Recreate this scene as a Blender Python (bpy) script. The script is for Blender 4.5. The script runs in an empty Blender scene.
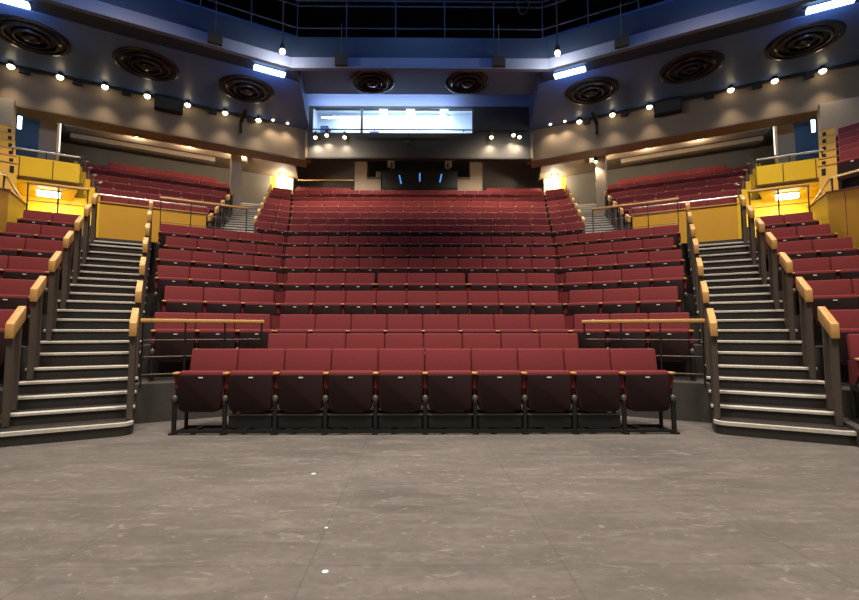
import bpy, bmesh, math, random
from mathutils import Vector, Matrix
random.seed(7)
R = math.radians
COL = bpy.context.scene.collection
S, C = math.sin(R(29)), math.cos(R(29))          # the side blocks are turned 29 degrees
S14, C14 = math.sin(R(14)), math.cos(R(14))      # the upper stairs run along the mitre

# ------------------------------------------------------------------ materials
def nt(name):
    m = bpy.data.materials.new(name); m.use_nodes = True
    n = m.node_tree.nodes; return m, n, m.node_tree.links, n['Principled BSDF']
def mat(name, col, rough=.6, metal=0, var=.12, scale=30, bump=0, spec=.5):
    m, n, l, b = nt(name)
    b.inputs['Roughness'].default_value = rough; b.inputs['Metallic'].default_value = metal
    b.inputs['Specular IOR Level'].default_value = spec
    tc = n.new('ShaderNodeTexCoord'); no = n.new('ShaderNodeTexNoise')
    no.inputs['Scale'].default_value = scale; no.inputs['Detail'].default_value = 4
    l.new(tc.outputs['Object'], no.inputs['Vector'])
    mx = n.new('ShaderNodeMix'); mx.data_type = 'RGBA'
    mx.inputs[6].default_value = (*[c*(1-var) for c in col], 1)
    mx.inputs[7].default_value = (*[min(1, c*(1+var)) for c in col], 1)
    l.new(no.outputs['Fac'], mx.inputs[0]); l.new(mx.outputs[2], b.inputs['Base Color'])
    if bump:
        bp = n.new('ShaderNodeBump'); bp.inputs['Strength'].default_value = bump; bp.inputs['Distance'].default_value = .01
        l.new(no.outputs['Fac'], bp.inputs['Height']); l.new(bp.outputs[0], b.inputs['Normal'])
    return m
def emis(name, col, st):
    m, n, l, b = nt(name)
    b.inputs['Base Color'].default_value = (*col, 1)
    b.inputs['Emission Color'].default_value = (*col, 1); b.inputs['Emission Strength'].default_value = st
    return m
def wood(name, c1, c2):
    m, n, l, b = nt(name); b.inputs['Roughness'].default_value = .4
    tc = n.new('ShaderNodeTexCoord'); mp = n.new('ShaderNodeMapping'); mp.inputs['Scale'].default_value = (40, 4, 40)
    no = n.new('ShaderNodeTexNoise'); no.inputs['Scale'].default_value = 2; no.inputs['Detail'].default_value = 6
    l.new(tc.outputs['Object'], mp.inputs[0]); l.new(mp.outputs[0], no.inputs['Vector'])
    cr = n.new('ShaderNodeValToRGB'); cr.color_ramp.elements[0].position = .3; cr.color_ramp.elements[1].position = .7
    cr.color_ramp.elements[0].color = (*c1, 1); cr.color_ramp.elements[1].color = (*c2, 1)
    l.new(no.outputs['Fac'], cr.inputs[0]); l.new(cr.outputs[0], b.inputs['Base Color'])
    return m
M = {}
M['maroon'] = mat('maroon_cloth', (.180, .028, .031), .85, var=.18, scale=60, bump=.15, spec=.25)
M['under'] = mat('dark_seat_underside', (.015, .005, .0055), .8, var=.2, spec=.2)
M['black'] = mat('black_metal', (.018, .017, .016), .45, metal=.3)
M['grey'] = mat('grey_casting', (.13, .12, .105), .4, metal=.5)
M['plate'] = mat('pale_plate', (.72, .68, .55), .4)
M['oak'] = wood('pale_oak', (.52, .27, .075), (.70, .41, .14))
M['steel'] = mat('brushed_steel', (.125, .10, .078), .45, metal=.5, scale=80)
M['rod'] = mat('bright_rod', (.5, .48, .44), .3, metal=.9)
M['step'] = mat('stair_vinyl', (.030, .026, .022), .5, var=.25, scale=12)
M['nose'] = mat('worn_nosing', (.58, .54, .47), .55, metal=.1, var=.25, scale=25)
M['tier'] = mat('tier_carpet', (.055, .048, .042), .8, var=.25, scale=14)
M['yellow'] = mat('yellow_lacquer', (.80, .53, .022), .5, var=.05, scale=2, spec=.3)
M['ochre'] = mat('ochre_panel', (.62, .34, .04), .7, var=.08, scale=3, spec=.2)
M['tan'] = mat('tan_lacquer', (.78, .46, .06), .5, var=.06, scale=3)
M['seam'] = mat('panel_seam_and_shadow_line', (.10, .06, .01), .6)  # panel joints, plus the painted shadow line under the balcony front
M['plaster'] = mat('taupe_plaster', (.195, .145, .096), .75, var=.08, scale=2)
M['beam'] = mat('taupe_beam', (.34, .265, .19), .7, var=.08, scale=2)
M['pillar'] = mat('beige_pillar', (.40, .32, .235), .7, var=.06, scale=3)
M['backwall'] = mat('dark_back_wall', (.15, .135, .115), .75, var=.1, scale=2)
M['blue_grey'] = mat('blue_grey_soffit', (.075, .135, .35), .45, var=.06, scale=1.5)
M['band'] = mat('grey_blue_band', (.14, .19, .36), .45, var=.07, scale=2)
M['navy'] = mat('navy_paint', (.014, .032, .085), .55, var=.12, scale=2)
M['void'] = mat('blackout', (.006, .006, .007), .8)
M['disc'] = mat('gunmetal_disc', (.055, .05, .055), .22, metal=.75, var=.1)
M['white'] = mat('white_paint', (.66, .73, .82), .5, var=.03)
M['charcoal'] = mat('charcoal_panel', (.03, .029, .028), .55)
M['wallgrey'] = mat('grey_wall_slate', (.07, .085, .12), .7, var=.1, scale=2)
M['lamp'] = emis('warm_bulb', (1, .80, .50), 9)
M['tube'] = emis('white_tube', (1, .95, .82), 7)
M['bluetube'] = emis('bluish_tube', (.38, .70, 1), 8)
M['thin_tube'] = emis('thin_tube_glow', (1, .95, .82), 1.2)
M['led'] = emis('led_batten_glow', (.50, .72, 1), 8)
M['booth'] = emis('booth_lamp', (.85, .93, 1), 22)
M['strip'] = emis('blue_strip', (.08, .32, .9), .8)
M['screen'] = mat('monitor_back', (.30, .27, .22), .4)
def stage_material():
    m, n, l, b = nt('stage_boards'); b.inputs['Roughness'].default_value = .62
    b.inputs['Specular IOR Level'].default_value = .35
    tc = n.new('ShaderNodeTexCoord')
    def noise(scale, det, mp=None, dist=0):
        x = n.new('ShaderNodeTexNoise'); x.inputs['Scale'].default_value = scale; x.inputs['Detail'].default_value = det
        x.inputs['Distortion'].default_value = dist
        if mp:
            q = n.new('ShaderNodeMapping'); q.inputs['Scale'].default_value = mp
            l.new(tc.outputs['Object'], q.inputs[0]); l.new(q.outputs[0], x.inputs['Vector'])
        else: l.new(tc.outputs['Object'], x.inputs['Vector'])
        return x.outputs['Fac']
    def ramp(v, p0, p1, c0, c1):
        r = n.new('ShaderNodeValToRGB'); e = r.color_ramp.elements
        e[0].position = p0; e[1].position = p1; e[0].color = (*c0, 1); e[1].color = (*c1, 1); l.new(v, r.inputs[0]); return r.outputs[0]
    def mix(f, a, bb, mode='MIX'):
        x = n.new('ShaderNodeMix'); x.data_type = 'RGBA'; x.blend_type = mode
        if isinstance(f, float): x.inputs[0].default_value = f
        else: l.new(f, x.inputs[0])
        for s, v in ((6, a), (7, bb)):
            if isinstance(v, tuple): x.inputs[s].default_value = (*v, 1)
            else: l.new(v, x.inputs[s])
        return x.outputs[2]
    base = ramp(noise(.8, 6, (1, 2.2, 1), .4), .3, .7, (.104, .091, .081), (.160, .141, .126))
    streak = ramp(noise(2.4, 9, (.7, 3, 1), .8), .48, .76, (0, 0, 0), (.75, .75, .75))
    c = mix(streak, base, (.22, .195, .168))
    scuff = ramp(noise(7, 10, (1, 2.5, 1), 1.2), .60, .70, (0, 0, 0), (.55, .55, .55))
    c = mix(scuff, c, (.30, .27, .235))
    fine = ramp(noise(15, 9, (1, 1.6, 1), .6), .42, .62, (0, 0, 0), (.35, .35, .35))
    c = mix(fine, c, (.085, .074, .066))
    speck = ramp(noise(26, 2), .70, .73, (0, 0, 0), (.45, .45, .45))
    c = mix(speck, c, (.36, .33, .29))
    br = n.new('ShaderNodeTexBrick'); br.inputs['Scale'].default_value = 1
    br.offset = 0; br.inputs['Brick Width'].default_value = 1.24; br.inputs['Row Height'].default_value = 2.65
    br.inputs['Mortar Size'].default_value = .006; br.inputs['Mortar Smooth'].default_value = .3
    q = n.new('ShaderNodeMapping'); q.inputs['Location'].default_value = (.62, .33, 0)
    l.new(tc.outputs['Object'], q.inputs[0]); l.new(q.outputs[0], br.inputs['Vector'])
    f = n.new('ShaderNodeMath'); f.operation = 'MULTIPLY'; f.inputs[1].default_value = .24
    l.new(br.outputs['Fac'], f.inputs[0])
    c = mix(f.outputs[0], c, (.035, .03, .026))
    l.new(c, b.inputs['Base Color'])
    return m
M['stage'] = stage_material()
def glass_material():
    m, n, l, b = nt('window_glass')
    n.remove(b); o = n['Material Output']
    t = n.new('ShaderNodeBsdfTransparent'); t.inputs[0].default_value = (.93, .97, 1, 1)
    g = n.new('ShaderNodeBsdfGlossy'); g.inputs['Roughness'].default_value = .03
    fr = n.new('ShaderNodeFresnel'); fr.inputs[0].default_value = 1.45
    mx = n.new('ShaderNodeMixShader'); l.new(fr.outputs[0], mx.inputs[0]); l.new(t.outputs[0], mx.inputs[1]); l.new(g.outputs[0], mx.inputs[2])
    l.new(mx.outputs[0], o.inputs[0]); return m
M['glass'] = glass_material()

# ------------------------------------------------------------------ mesh building
class MB:
    def __init__(s): s.bm = bmesh.new(); s.mats = []; s.smooth = False
    def _mi(s, m):
        if m not in s.mats: s.mats.append(m)
        return s.mats.index(m)
    def _new(s, fs, m):
        i = s._mi(m)
        for f in fs: f.material_index = i
    def prism(s, poly, z0, z1, m):                      # z0, z1: numbers or lists per corner
        n = len(poly); a = sum(poly[i][0]*poly[(i+1) % n][1]-poly[(i+1) % n][0]*poly[i][1] for i in range(n))
        zz = lambda z, i: z[i] if isinstance(z, (list, tuple)) else z
        lo = [s.bm.verts.new((p[0], p[1], zz(z0, i))) for i, p in enumerate(poly)]
        hi = [s.bm.verts.new((p[0], p[1], zz(z1, i))) for i, p in enumerate(poly)]
        fs = []
        for i in range(n):
            j = (i+1) % n
            fs.append(s.bm.faces.new((lo[i], lo[j], hi[j], hi[i]) if a > 0 else (lo[j], lo[i], hi[i], hi[j])))
        fs.append(s.bm.faces.new(hi if a > 0 else hi[::-1])); fs.append(s.bm.faces.new(lo[::-1] if a > 0 else lo))
        s._new(fs, m); return lo+hi
    def box(s, x0, x1, y0, y1, z0, z1, m, bev=0, seg=2, rot=None, piv=(0, 0, 0)):
        vs = s.prism([(x0, y0), (x1, y0), (x1, y1), (x0, y1)], z0, z1, m)
        if bev:
            es = {e for v in vs for e in v.link_edges}
            r = bmesh.ops.bevel(s.bm, geom=list(es), offset=bev, segments=seg, affect='EDGES', profile=.5)
            s._new(r['faces'], m); vs = list({v for f in r['faces'] for v in f.verts} | {v for v in vs if v.is_valid})
        if rot: bmesh.ops.rotate(s.bm, verts=vs, cent=piv, matrix=rot)
        return vs
    def tube(s, p0, p1, r, m, n=10, r2=None):
        p0, p1 = Vector(p0), Vector(p1); d = (p1-p0).normalized()
        a = d.orthogonal().normalized(); b = d.cross(a); r2 = r if r2 is None else r2
        c0 = [s.bm.verts.new(p0+(a*math.cos(t)+b*math.sin(t))*r) for t in [2*math.pi*i/n for i in range(n)]]
        c1 = [s.bm.verts.new(p1+(a*math.cos(t)+b*math.sin(t))*r2) for t in [2*math.pi*i/n for i in range(n)]]
        fs = [s.bm.faces.new((c0[i], c0[(i+1) % n], c1[(i+1) % n], c1[i])) for i in range(n)]
        fs += [s.bm.faces.new(c0[::-1]), s.bm.faces.new(c1)]
        s._new(fs, m); return c0+c1
    def lathe(s, prof, m, n=24, cen=(0, 0, 0)):
        rings = []
        for r, z in prof:
            if r < 1e-5: rings.append([s.bm.verts.new((cen[0], cen[1], cen[2]+z))])
            else: rings.append([s.bm.verts.new((cen[0]+r*math.cos(2*math.pi*i/n), cen[1]+r*math.sin(2*math.pi*i/n), cen[2]+z)) for i in range(n)])
        fs = []
        for A, B in zip(rings, rings[1:]):
            for i in range(n):
                j = (i+1) % n
                q = [A[0] if len(A) == 1 else A[i], A[0] if len(A) == 1 else A[j], B[0] if len(B) == 1 else B[j], B[0] if len(B) == 1 else B[i]]
                u = []
                for v in q:
                    if v not in u: u.append(v)
                if len(u) > 2: fs.append(s.bm.faces.new(u))
        s._new(fs, m); return [v for r in rings for v in r]
    def outline(s, pts, y0, y1, m, bev=0, seg=2):        # an outline in x-z, given a thickness along y
        a = [s.bm.verts.new((x, y0, z)) for x, z in pts]; b = [s.bm.verts.new((x, y1, z)) for x, z in pts]
        n = len(pts)
        fs = [s.bm.faces.new(a), s.bm.faces.new(b[::-1])] + [s.bm.faces.new((a[(i+1) % n], a[i], b[i], b[(i+1) % n])) for i in range(n)]
        s._new(fs, m); vs = a+b
        if bev:
            es = list({e for f in fs[:2] for e in f.edges})
            r = bmesh.ops.bevel(s.bm, geom=es, offset=bev, segments=seg, affect='EDGES', profile=.5)
            s._new(r['faces'], m); vs = list({v for v in vs if v.is_valid} | {v for f in r['faces'] for v in f.verts})
        return vs
    def rot(s, vs, ax, deg, piv): bmesh.ops.rotate(s.bm, verts=[v for v in vs if v.is_valid], cent=piv, matrix=Matrix.Rotation(R(deg), 3, ax))
    def mesh(s, name):
        bmesh.ops.recalc_face_normals(s.bm, faces=s.bm.faces)
        me = bpy.data.meshes.new(name); s.bm.to_mesh(me); s.bm.free()
        for m in s.mats: me.materials.append(M[m])
        if s.smooth:
            for p in me.polygons: p.use_smooth = True
            try: me.set_sharp_from_angle(angle=R(40))
            except Exception: pass
        return me
    def build(s, name, parent=None, smooth=False, **kw):
        s.smooth = smooth
        o = bpy.data.objects.new(name, s.mesh(name)); COL.objects.link(o)
        if parent: o.parent = parent
        for k, v in kw.items(): o[k] = v
        return o
def tag(o, label, cat, group=None):
    o['label'] = label; o['category'] = cat
    if group: o['group'] = group
    return o
def thing(name, label, cat, loc=(0, 0, 0), rz=0, group=None):
    o = bpy.data.objects.new(name, None); COL.objects.link(o); o.empty_display_size = .1
    o.location = loc; o.rotation_euler = (0, 0, rz); return tag(o, label, cat, group)
def struct(name, mb, smooth=False): return mb.build(name, smooth=smooth, kind='structure')
def kids(o): return list(o.children)
def dup(src, loc, rz, sx=1):
    r = src.copy(); COL.objects.link(r); r.location = loc; r.rotation_euler = (0, 0, rz); r.scale = (sx, 1, 1)
    for ch in kids(src):
        c = ch.copy(); COL.objects.link(c); c.parent = r
        for g in kids(ch):
            d = g.copy(); COL.objects.link(d); d.parent = c
    return r
SIDES = ((-1, 'left'), (1, 'right'))
def uv(u, v, sd): return (sd*(u*C+v*S), -u*S+v*C)             # a point of a side block's own axes
def uv14(u, v, sd): return (sd*(u*C14+v*S14), -u*S14+v*C14)
def on14(v, u3): return uv14(u3, (v-.2588*u3)/.9659, 1)       # where row line v crosses the upper stair edge
def to_u(p): return abs(p[0])*C-p[1]*S
def frz(sd): return -sd*R(29)
ORD = ['first', 'second', 'third', 'fourth', 'fifth', 'sixth', 'seventh', 'eighth', 'ninth', 'tenth', 'eleventh', 'twelfth', 'thirteenth',
       'fourteenth', 'fifteenth', 'sixteenth', 'seventeenth', 'eighteenth', 'nineteenth', 'twentieth']
def light(name, kind, loc, energy, col, parent=None, aim=None, size=.1, spot=None, blend=.6, sy=None):
    d = bpy.data.lights.new(name, kind); d.energy = energy; d.color = col
    o = bpy.data.objects.new(name, d); COL.objects.link(o); o.location = loc
    if kind == 'AREA':
        d.size = size
        if sy: d.shape = 'RECTANGLE'; d.size_y = sy
    else: d.shadow_soft_size = size
    if kind == 'SPOT': d.spot_size = R(spot or 90); d.spot_blend = blend
    if aim is not None: o.rotation_euler = (Vector(aim)-Vector(loc)).to_track_quat('-Z', 'Y').to_euler()
    if parent: o.parent = parent
    return o

# ------------------------------------------------------------------ rows
NAMES = 'ABCDEFGHIJKLMNOPQ'
ROWD = {k: 5.65+.9*i for i, k in enumerate(NAMES)}             # depth of the back-rest line in the middle
FLOOR = dict(A=0, B=.18, C=.48, D=.94, E=1.38, F=1.82, G=2.24, H=2.69, I=3.20, J=3.62, K=4.04, L=4.48, M=4.92, N=5.33, O=5.75, P=6.17, Q=6.56)
def vrow(k): return ROWD[k]+.184
def seam(D): return .2586*D+.38
def useam(D): return .332-.2586*D
HALF = dict(B=2.17, C=2.28, D=2.465, E=2.685, F=2.98, G=3.24, H=3.44, I=3.66, J=3.88)
COUNT = dict(A=10, B=8, C=8, D=9, E=9, F=11, G=11, H=13, I=13, J=14, K=15, L=16, M=16, N=17, O=18, P=19)

# ------------------------------------------------------------------ setting: floor, tiers
mb = MB(); mb.prism([(-16, -4), (16, -4), (16, 24), (-16, 24)], -.3, 0, 'stage'); struct('floor', mb)

def tier(name, polys, z0, z1, m='tier'):
    mb = MB()
    for p in polys: mb.prism(p, z0, z1, m)
    return struct(name, mb)
def center_poly(D0, D1, lim0=None, lim1=None):
    a, b = (lim0 or seam(D0)), (lim1 or seam(D1))
    return [(-a, D0), (a, D0), (b, D1), (-b, D1)]
def side_poly(D0, D1, e0, e1, sd):            # facet strip from the seam to the points e0 (front) and e1 (back)
    s0, s1 = (sd*seam(D0), D0), (sd*seam(D1), D1)
    return [s0, e0, e1, s1]
for i, k in enumerate(NAMES):
    if k == 'A': continue
    D0, D1 = ROWD[k]-.83, ROWD[k]+.07
    z1 = FLOOR[k]; z0 = max(0.0, FLOOR[NAMES[i-1]]-.25)
    P = []
    if k == 'B': P.append(center_poly(D0, D1, 2.25, 2.25))
    elif k in 'CDEFGH':
        P.append(center_poly(D0, D1))
        for sd, _ in SIDES:
            v0, v1 = D0+.184, D1+.184
            P.append(side_poly(D0, D1, uv(.33, v0, sd), uv(.33, v1, sd), sd))
            P.append([uv(1.5, v0, sd), uv(2.75, v0, sd), uv(2.75, v1, sd), uv(1.5, v1, sd)])
    elif k == 'I':
        P.append(center_poly(D0, D1))
        for sd, _ in SIDES:
            v0, v1 = D0+.184, D1+.184
            P.append(side_poly(D0, D1, uv(4.6, v0, sd), uv(4.6, v1, sd), sd))
    else:
        P.append(center_poly(D0, D1))
        for sd, _ in SIDES:
            v0, v1 = D0+.184, D1+.184
            f = lambda v, u3: (sd*on14(v, u3)[0], on14(v, u3)[1])
            P.append(side_poly(D0, D1, f(v0, 1.42), f(v1, 1.42), sd))
            if k in 'JKLMNOP':
                ue = 1.61+.233*(vrow(k)-13.93)
                P.append([f(v0, 2.5), uv(ue, v0, sd), uv(ue+.2, v1, sd), f(v1, 2.5)])
    tier('floor_tier', P, z0, z1)
# outer tier for row B (the lowest side seats) stands on the stage floor, level with the first step
for sd, nm in SIDES:
    tier('floor_tier', [[uv(1.5, 5.95, sd), uv(2.9, 5.95, sd), uv(2.9, 6.8, sd), uv(1.5, 6.8, sd)]], 0, .18)
# landings behind: recess floor
for sd, nm in SIDES:
    tier('floor_landing', [[uv(1.5, 13.1, sd), uv(4.6, 13.1, sd), uv(4.6, 14.6, sd), uv(1.5, 14.6, sd)]], 2.9, 3.2)
    tier('floor_gallery', [[uv(3.0, 15.0, sd), uv(6, 15.0, sd), uv(6, 20.2, sd), uv(3.2, 20.2, sd)]], 5.2, 5.4)
mb = MB(); mb.prism([(-7.5, 20.12), (7.5, 20.12), (7.5, 22), (-7.5, 22)], 6.2, 6.56, 'tier'); struct('floor_rear', mb)

# ------------------------------------------------------------------ aisle stairs
STEP = [.14, .27, .41, .55, .69, .86, 1.01, 1.17, 1.33, 1.48, 1.64, 1.79, 1.95, 2.10, 2.25, 2.41, 2.58, 2.76, 2.95, 3.08]
for sd, nm in SIDES:
    t = thing('aisle_staircase', f'wide dark aisle stairs with pale worn nosings on the {nm} of the main block', 'stairs', (*uv(.9, 6.1, sd), 0), frz(sd))
    ox, oy = .9, 6.1
    for k, z in enumerate(STEP):
        v0 = 6.19+.30*k; v1 = v0+.34
        if k == len(STEP)-1: v1 = 12.26
        u0, u1 = .31, 1.50
        if k == 0: v0 -= .1; u0, u1 = .31, 1.56
        x0, x1 = (u0-ox, u1-ox) if sd > 0 else (ox-u1, ox-u0)
        zl = 0 if k == 0 else STEP[k-1]-.03
        m1 = MB()
        if k == 0:
            r = .12; pts = [(x0, v1-oy), (x0, v0-oy+r)] + [(x0+r-r*math.cos(a), v0-oy+r-r*math.sin(a)) for a in (R(30), R(60))] + [(x0+r, v0-oy), (x1-r, v0-oy)] + \
                [(x1-r+r*math.sin(a), v0-oy+r-r*math.cos(a)) for a in (R(30), R(60))] + [(x1, v0-oy+r), (x1, v1-oy)]
            m1.prism(pts, zl, z-.018, 'step')
            st = m1.build('step', t)
            m2 = MB(); inner = [(p[0]*.985, p[1]+.055) for p in pts]
            m2.prism([(p[0]*1.012, p[1]-.015) for p in pts[1:-1]] + [(p[0]*.97, p[1]+.05) for p in pts[1:-1]][::-1], z-.035, z, 'nose')
            m2.build('nosing', st)
            m3 = MB(); m3.prism(inner, z-.018, z-.004, 'step'); m3.build('tread', st)
        else:
            m1.box(x0, x1, v0-oy, v1-oy, zl, z-.004, 'step'); st = m1.build('step', t)
            m2 = MB(); m2.box(x0-.004, x1+.004, v0-oy-.018, v0-oy+.075, z-.036, z, 'nose', .006, 1)
            m2.build('nosing', st)

def hoop(name, label, group, p, rz, zf, zb, zt, zt2, L=.40, cap='oak'):   # two steel posts and a sloping timber cap
    t = thing(name, label, 'handrail', (p[0], p[1], zf), rz, group)
    h1, h2 = zt-zf, zt2-zf
    for y, z0, z1 in ((.0, 0, h1-.05), (.26, zb-zf, h1+(h2-h1)*.55-.06)):
        m = MB(); m.box(-.032, .032, y-.03, y+.03, z0, z1, 'steel', .006, 1); m.build('post', t)
    m = MB(); vs = m.box(-.037, .037, -.07, L, 0, .16, 'oak', .008, 2)
    sl = (h2-h1)/(L+.07)
    for v in {v for v in m.bm.verts}: v.co.z += h1-.16+sl*(v.co.y+.07)
    m.build('timber_cap', t, smooth=True)
    return t
OZ = [1.22, 1.66, 2.13, 2.61, 3.06, 3.52, 3.98]
def zstep(v):
    k = int((v-6.19)/.30+1e-6); return STEP[max(0, min(19, k))] if v < 12.15 else 3.2
for sd, nm in SIDES:
    for j in range(7):
        v = 6.42+.9*j
        for side, u, dz in (('outer', 1.45-.01*j, 0), ('inner', .35, 0)):
            vv = v-.14 if (side == 'inner' and j == 0) else v
            where = 'outer seats' if side == 'outer' else 'centre seats'
            hoop('stair_handrail', f'oak-capped steel handrail, {nm} stairs, beside the {where}, {ORD[j]} from bottom',
                 f'stair handrails on the {nm} aisle stairs', uv(u, vv, sd), frz(sd), zstep(vv), zstep(vv+.26), OZ[j]+(.02 if side == 'inner' else 0), OZ[j]+.21)

# upper stairs, running up along the mitre
for sd, nm in SIDES:
    t = thing('upper_staircase', f'narrow pale-edged upper stairs climbing to the back on the {nm}', 'stairs', (*uv14(1.96, 13.0, sd), 3.2), -sd*R(14))
    n = 20
    for k in range(n):
        v0 = 13.1-13.0+.31*k; z = .15*(k+1)
        m1 = MB(); w = .52+.004*k; m1.box(-w, w, v0, v0+.36, max(0, z-.4), z-.004, 'step'); st = m1.build('step', t)
        m2 = MB(); m2.box(-w, w, v0-.02, v0+.09, z-.05, z, 'nose', .005, 1); m2.build('nosing', st)
    rows7 = 'JKLMNOP'
    for j, k in enumerate(rows7):
        for side, u3 in (('centre', 1.38), ('outer', 2.55)):
            v3 = 13.35+.93*j; zf = 3.2+.15*(int((v3-13.1)/.31)+1)
            hoop('stair_handrail', f'small oak-capped handrail, {nm} upper stairs, {side} side, {ORD[j]} from bottom',
                 f'handrails on the {nm} upper stairs', uv14(u3, v3, sd), -sd*R(14), zf-.02, zf+.02, zf+.92, zf+1.08, L=.30)

# ------------------------------------------------------------------ seats
def seat_outline(w, z0, z1, r):
    pts = []
    for cx, cz, a0 in ((w-r, z1-.03, 0), (-w+r, z1-.03, 90)):
        pass
    for i in range(4): a = R(i*30); pts.append((w-.03+.03*math.cos(a), z1-.03+.03*math.sin(a)))
    for i in range(4): a = R(90+i*30); pts.append((-w+.03+.03*math.cos(a), z1-.03+.03*math.sin(a)))
    for i in range(5): a = R(180+i*22.5); pts.append((-w+.02+r+r*math.cos(a), z0+r*.6+r*.6*math.sin(a)))
    for i in range(5): a = R(270+i*22.5); pts.append((w-.02-r+r*math.cos(a), z0+r*.6+r*.6*math.sin(a)))
    return pts
def mesh_of(fn, name, smooth=True):
    mb = MB(); fn(mb); mb.smooth = smooth; return mb.mesh(name)
def m_back(mb):
    vs = mb.box(-.273, .273, -.105, -.02, .44, .925, 'maroon', .024, 3); mb.rot(vs, 'X', -9, (0, -.03, .9))
def m_shell(mb):
    vs = mb.box(-.255, .255, -.022, -.002, .36, .89, 'under', .008, 1); mb.rot(vs, 'X', -9, (0, -.03, .9))
def m_cushion(mb):
    vs = mb.outline(seat_outline(.257, .24, .692, .1), -.425, -.315, 'maroon', .03, 3); mb.rot(vs, 'X', -5, (0, -.33, .45))
def m_under(mb):
    vs = mb.outline(seat_outline(.253, .235, .645, .1), -.447, -.415, 'under', .012, 2); mb.rot(vs, 'X', -5, (0, -.33, .45))
def m_plate(mb):
    vs = mb.box(-.024, .024, -.454, -.446, .606, .620, 'plate'); mb.rot(vs, 'X', -5, (0, -.33, .45))
def m_arm(mb, x=.275): mb.box(x-.030, x+.030, -.455, -.36, .655, .682, 'oak', .010, 2)
def m_panel(mb, x=.275):
    pts = [(-.41, .645), (-.13, .645), (-.13, .40), (-.28, .40), (-.36, .44), (-.405, .50)]
    a = mb.bm.verts; lo = [a.new((x-.022, y, z)) for y, z in pts]; hi = [a.new((x+.022, y, z)) for y, z in pts]
    n = len(pts); fs = [mb.bm.faces.new(lo), mb.bm.faces.new(hi[::-1])]+[mb.bm.faces.new((lo[i], hi[i], hi[(i+1) % n], lo[(i+1) % n])) for i in range(n)]
    mb._new(fs, 'maroon')
def m_std(mb, x=.275):
    mb.tube((x, -.435, 0), (x, -.435, .39), .026, 'black', 10)
    mb.lathe([(0, .036), (.02, .03), (.032, .012), (.034, -.01), (.026, -.035)], 'grey', 10, (x, -.435, .395))
    mb.box(x-.02, x+.02, -.46, -.14, .33, .37, 'black')
    mb.box(x-.012, x+.012, -.40, -.14, .35, .66, 'black')
    mb.box(x-.03, x+.03, -.49, -.08, 0, .02, 'black')
    mb.tube((x, -.16, 0), (x, -.16, .36), .022, 'black', 8)
MESH = dict(backrest=mesh_of(m_back, 'backrest'), back_shell=mesh_of(m_shell, 'back_shell'), seat_cushion=mesh_of(m_cushion, 'seat_cushion'),
            seat_underside=mesh_of(m_under, 'seat_underside'), number_plate=mesh_of(m_plate, 'number_plate', False),
            armrest=mesh_of(m_arm, 'armrest'), side_panel=mesh_of(m_panel, 'side_panel', False), standard=mesh_of(m_std, 'standard'))
MESH2 = dict(armrest=mesh_of(lambda b: m_arm(b, -.275), 'armrest'), side_panel=mesh_of(lambda b: m_panel(b, -.275), 'side_panel', False),
             standard=mesh_of(lambda b: m_std(b, -.275), 'standard'))
def kick(mb):
    mb.box(-.235, .235, -.43, -.41, .07, .205, 'black'); mb.box(-.25, .25, -.44, -.40, .205, .222, 'grey')
def rail(mb):
    mb.box(-.275, .275, -.475, -.445, .018, .05, 'black'); mb.box(-.275, .275, -.2, -.17, .018, .05, 'black')
    mb.box(-.10, -.04, -.47, -.15, .02, .045, 'black')
MESH3 = dict(kick_board=mesh_of(kick, 'kick_board', False), base_rail=mesh_of(rail, 'base_rail', False))
PLBL = dict(number_plate='pale number plate', seat_underside='dark curved underside', armrest='pale oak armrest cap')
def make_proto(extra=()):
    t = thing('theatre_seat', 'x', 'seat')
    for nme in ('backrest', 'back_shell', 'seat_cushion', 'seat_underside', 'armrest', 'side_panel', 'standard'):
        o = bpy.data.objects.new(nme, MESH[nme]); COL.objects.link(o); o.parent = t
        if nme in PLBL: o['label'] = PLBL[nme]
        if nme == 'seat_underside':
            p = bpy.data.objects.new('number_plate', MESH['number_plate']); COL.objects.link(p); p.parent = o; p['label'] = PLBL['number_plate']
    for nme in extra:
        d = MESH2 if nme in MESH2 else MESH3
        o = bpy.data.objects.new(nme, d[nme]); COL.objects.link(o); o.parent = t
    return t
def far_mesh():
    mb = MB()
    vs = mb.box(-.268, .268, -.105, -.02, .44, .925, 'maroon', .02, 1); mb.rot(vs, 'X', -9, (0, -.03, .9))
    vs = mb.box(-.247, .247, -.385, -.30, .25, .672, 'maroon', .02, 1); mb.rot(vs, 'X', -5, (0, -.33, .45))
    vs = mb.box(-.24, .24, -.40, -.38, .25, .615, 'under'); mb.rot(vs, 'X', -5, (0, -.33, .45))
    vs = mb.box(-.024, .024, -.408, -.40, .58, .60, 'plate')
    mb.rot(vs, 'X', -5, (0, -.33, .45))
    mb.box(.245, .305, -.45, -.30, .65, .678, 'oak'); mb.box(.25, .30, -.40, -.13, .40, .65, 'maroon')
    mb.box(.255, .295, -.46, -.14, 0, .37, 'black')
    mb.smooth = True; return mb.mesh('theatre_seat')
FAR = far_mesh()
NSEAT = [0]; SPECS = []     # row, block, index, x, y, z, rz, scale, first
def run(row, block, p0, p1, n, rz, gaps=()):
    # n seats from p0 to p1 (plan points on the back-rest line)
    dx, dy = (p1[0]-p0[0])/n, (p1[1]-p0[1])/n; w = math.hypot(dx, dy)
    for i in range(n):
        SPECS.append((row, block, i, p0[0]+dx*(i+.5), p0[1]+dy*(i+.5), FLOOR[row], rz, w/.55, i == 0, n))
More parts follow.
